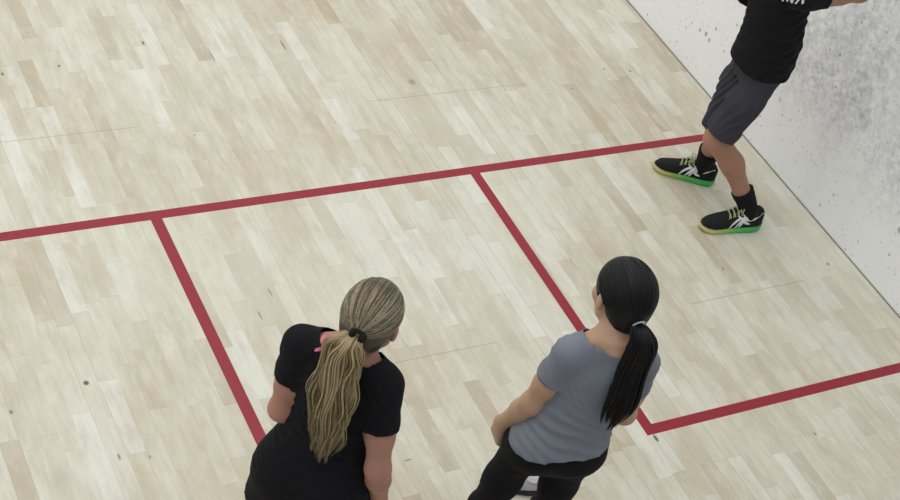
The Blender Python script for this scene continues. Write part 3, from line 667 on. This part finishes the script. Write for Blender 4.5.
# ------------------------------------------------------------------ player by the wall
def player():
    root = person('person', M_LOC, M_F, 'player in a black t-shirt and dark shorts standing by the scuffed white wall')
    P = []; hc = A((0, .15, 1.555)); R = rot(.1, .05)
    tors = [(.80, 0, 0, .09, .08), (.87, 0, 0, .130, .100), (.95, 0, 0, .132, .104), (1.05, 0, 0, .128, .102), (1.15, 0, 0, .128, .104), (1.28, 0, 0, .138, .110), (1.40, 0, 0, .144, .102), (1.47, 0, -.01, .115, .072), (1.52, 0, -.01, .072, .056)]
    hunch = lambda rows: [(z if z < .95 else .95+(z-.95)*.81, x, y+max(0, z-.95)*.17, a, b) for z, x, y, a, b in rows]
    tors = hunch(tors)
    P.append(loft(tors, .04, 'torso')); SH = {}
    for sx in (-1, 1):
        sh = A((sx*.160, .07, 1.33)); SH[sx] = sh
        P.append(cone((sx*.05, .072, 1.383), sh, .052, .055, .04, 'shoulder')); P.append(ell((sx*.06, -.045, .90), (.060, .05, .075), None, .05, 'torso'))
        leg_prims(P, M_HIP[sx], M_KN[sx], M_AN[sx], .074, .060, .054, .034); foot_prims(P, M_AN[sx], M_FY[sx], .22)
    P.append(cone((0, .062, 1.37), (0, .115, 1.50), .062, .058, .04, 'neck'))
    RA = (.054, .049, .042, .044, .029)
    arm_prims(P, SH[-1], M_ELL, M_WRL, RA); arm_prims(P, SH[1], M_ELR, M_WRR, RA)
    hand(P, M_WRL, A(M_WRL)-A(M_ELL), A((.3, .9, .0)), -1, .19, .6, r=.009); hand(P, M_WRR, A(M_WRR)-A(M_ELR), A((-.9, .2, .2)), 1, .19, .6, r=.009)
    hp, sub, w = head_prims(hc, R, 1.06); P += hp
    sdf_obj('body', P, .005, M_SKIN_M, root, dict(UNDER, thigh=-.012, torso=-.012), sub); eyes(root, w, 1.06)
    hair_cap('hair', hc, R, 1.06, M_BROWN, root, (0, -.1, -.03), 160, .008, .03, .07)
    # t-shirt hangs loose over the shorts
    tp = [loft(hunch(M_TEE), .05, 't')]; cuts = [M_HEM]
    for sx, el in ((-1, A(M_ELL)), (1, A(M_ELR))):
        d = el-SH[sx]; fr = .36 if sx < 0 else 1.12
        tp.append(cone((sx*.06, .072, 1.383), SH[sx], .057, .061, .04, 't')); tp.append(trimmed(cone(SH[sx], SH[sx]+(fr+.1)*d, .064, .066, .04, 't'), SH[sx]+d*fr, d))
    cuts.append(lambda q: .098-np.sqrt(q[..., 0]**2+(q[..., 1]-.10)**2+(q[..., 2]-1.455)**2))
    tee = garment('black_t_shirt', tp, .006, M_BLACKTEE, root, 0, cuts, folds(.006, [((.5, .3, 1), .10, (-.1, .05, 1.1), .16, 1), ((.2, .8, .5), .12, (-.15, 0, .98), .12, .8)]))
    # shorts
    sp = [loft([(.76, 0, .0, .11, .09), (.82, 0, 0, .128, .104), (.92, 0, 0, .130, .106), (1.02, 0, 0, .128, .104)], .05, 's')]
    for sx in (-1, 1):
        h, k = A(M_HIP[sx]), A(M_KN[sx]); d = k-h
        sp.append(cone(h, h+.5*d, .060, .082 if sx < 0 else .076, .04, 's')); sp.append(trimmed(cone(h+.45*d, h+1.3*d, (.082 if sx < 0 else .076), (.082 if sx < 0 else .070), .03, 's'), h+d*(M_SHFR if sx < 0 else 1.08), d+A(M_SHN)))
    cuts = [lambda q: q[..., 2]-1.0]
    garment('dark_shorts', sp, .005, M_SHORTS, root, 0, cuts, folds(.005, [((1, .3, .3), .07, (-.1, .02, .62), .12, 1), ((1, .3, .3), .07, (.1, .02, .62), .12, 1)]))
    for sx in (-1, 1):
        a, k = A(M_AN[sx]), A(M_KN[sx]); d = (k-a)/np.linalg.norm(k-a); bk = A((0, -.012, 0))
        sock(root, [a+A((0, .012, -.05)), a+A((0, .004, -.01)), a+d*.045+bk*.4, a+d*M_SOCKL+bk], (.034, .040, .047, .054), M_SOCK)
        shoe(root, (a[0], a[1], 0), M_FY[sx], .33 if sx < 0 else .31, (M_SHOE, M_SOLE, M_LACE, M_WHITE), 2, name='court_shoe')
    # white lettering under the sleeve: only the feet of the letters reach into the picture
    from mathutils.bvhtree import BVHTree
    bvh = BVHTree.FromPolygons([q.co for q in tee.data.vertices], [tuple(q.vertices) for q in tee.data.polygons])
    def chest(u, z, off):      # front left of the tee, u along the chest
        z += .6*u-.022; o_ = Vector((-.135-.7*u-.35, .155-.7*u+.35, z)); hit = bvh.ray_cast(o_, Vector((.7071, -.7071, 0)))
        return A(hit[0])+A((-.7071, .7071, 0))*off if hit[0] else A(o_)+A((.35, -.35, 0))
    V, F = [], []
    def stroke(u0, z0, u1, z1, wd=.0042):
        n = 8; b = len(V); nx, nz = -(z1-z0), (u1-u0); l = math.hypot(nx, nz); nx, nz = nx/l*wd, nz/l*wd
        for i in range(n+1):
            t = i/n; u, z = u0+(u1-u0)*t, z0+(z1-z0)*t
            for sg in (-1, 1):
                for of in (.003, .0045): V.append(chest(u+sg*nx, z+sg*nz, of))
        for i in range(n):
            q = b+4*i; F.extend([(q+1, q+5, q+7, q+3), (q, q+2, q+6, q+4), (q, q+4, q+5, q+1), (q+2, q+3, q+7, q+6)])
    for l in M_LETTERS: stroke(*l)
    tag(mesh_obj('chest_lettering', V, F, M_WHITE, root), 'white lettering on the side of the t-shirt')
    return root

# ------------------------------------------------------------------ placement (metres; origin on the short line at mid court)
B_LOC, B_F = (-.244, -2.070), (.76, .65); BA = (.044, .040, .036, .036, .024)
B_ELL, B_WRL = (-.148, -.040, 1.068), (-.115, .165, .97)
B_ELR, B_WRR = (.188, -.062, 1.045), (.205, .02, .82)
G_LOC, G_F = (.576, -2.207), (.385, .92)
G_HEADYAW = .28
G_KN = {-1: (-.175, .03, .46), 1: (.045, .045, .46)}; G_AN = {-1: (-.21, -.01, .085), 1: (.055, .0, .085)}
G_ELL, G_WRL, G_HDL = (-.170, -.011, 1.051), (-.212, .062, .858), A((.08, .22, -1))
G_ELR, G_WRR = (.140, -.0, 1.04), (.10, .16, .90)
G_TAIL = [(.060, -.088, 1.32), (.056, -.122, 1.235), (.048, -.128, 1.15), (.042, -.128, 1.075)]
M_LOC, M_F = (2.64, -.45), (-1, .1)
M_HIP = {-1: (-.080, 0, .87), 1: (.080, 0, .87)}; M_KN = {-1: (-.060, .108, .447), 1: (.05, .045, .455)}; M_AN = {-1: (-.212, -.142, .10), 1: (.142, -.065, .10)}
M_FY = {-1: -.06, 1: -.52}
M_ELL, M_WRL = (-.165, -.209, 1.343), (-.27, -.10, 1.55)
M_ELR, M_WRR = (.208, .05, 1.085), (.14, .25, 1.21)
M_TEE = [(.66, 0, 0, .150, .128), (.76, 0, 0, .151, .130), (.86, 0, 0, .151, .134), (.98, 0, -.005, .142, .136), (1.12, 0, -.005, .140, .128), (1.28, 0, 0, .150, .124), (1.40, 0, 0, .155, .116), (1.47, 0, -.01, .125, .082), (1.52, 0, -.01, .085, .066)]
M_HEM = lambda q: .832-q[..., 2]
M_SHFR, M_SHN, M_SOCKL = .92, (0, 0, 0), .135
M_LETTERS = [(.0, 1.295, .0, 1.35), (.018, 1.295, .018, 1.35), (.018, 1.35, .040, 1.295), (.040, 1.295, .040, 1.35), (.056, 1.295, .070, 1.35), (.084, 1.295, .070, 1.35)]
woman_blond(); woman_dark(); player()

# a pale trainer on the boards just past the dark haired woman's legs
def lone_shoe():
    r = shoe(None, (.905, -1.80, 0), 1.2, .25, (M_GREYSHOE, M_RUBBER, M_WHITE, M_WHITE), 0, name='trainer')
    tag(r, 'pale grey trainer on the floor showing between the legs of the woman in grey', 'shoe')
lone_shoe()

# ------------------------------------------------------------------ light: rows of ceiling lamps over the court, soft hall light
for i, y in enumerate((-3.2, -.6, 2.0, 4.3)):
    for x in (-1.9, 1.5):
        L = bpy.data.lights.new('ceiling_lamp', 'AREA'); L.shape = 'RECTANGLE'; L.size = 1.5; L.size_y = .6; L.energy = 66*{-3.2: .82, -.6: 1.04, 2.0: .9, 4.3: .74}[y]*(.86 if x > 0 else 1.05); L.color = (1, .995, .955)
        o = bpy.data.objects.new('ceiling_lamp', L); COL.objects.link(o); o.location = (x, y, 6.3)
wd = bpy.data.worlds.new('hall'); S.world = wd; wd.use_nodes = True
wd.node_tree.nodes['Background'].inputs[0].default_value = (.93, .97, 1, 1); wd.node_tree.nodes['Background'].inputs[1].default_value = .55

# ------------------------------------------------------------------ camera on the gallery above the back wall
cam = bpy.data.cameras.new('camera'); co = bpy.data.objects.new('camera', cam); COL.objects.link(co)
Rm = Matrix(((.8723369, .146852, -.466329), (-.4317047, .6790606, -.5937236), (.2294761, .7192435, .6557663)))
co.matrix_world = Matrix.Translation((-1.968818, -4.555347, 4.472626)) @ Rm.to_4x4()
cam.sensor_fit = 'HORIZONTAL'; cam.sensor_width = 36; cam.lens = 1528.55*36/900; cam.clip_start = .05
S.camera = co
S.view_settings.view_transform = 'Standard'; S.view_settings.look = 'None'; S.view_settings.exposure = -.53; S.view_settings.gamma = 1; S.view_settings.use_curve_mapping = False
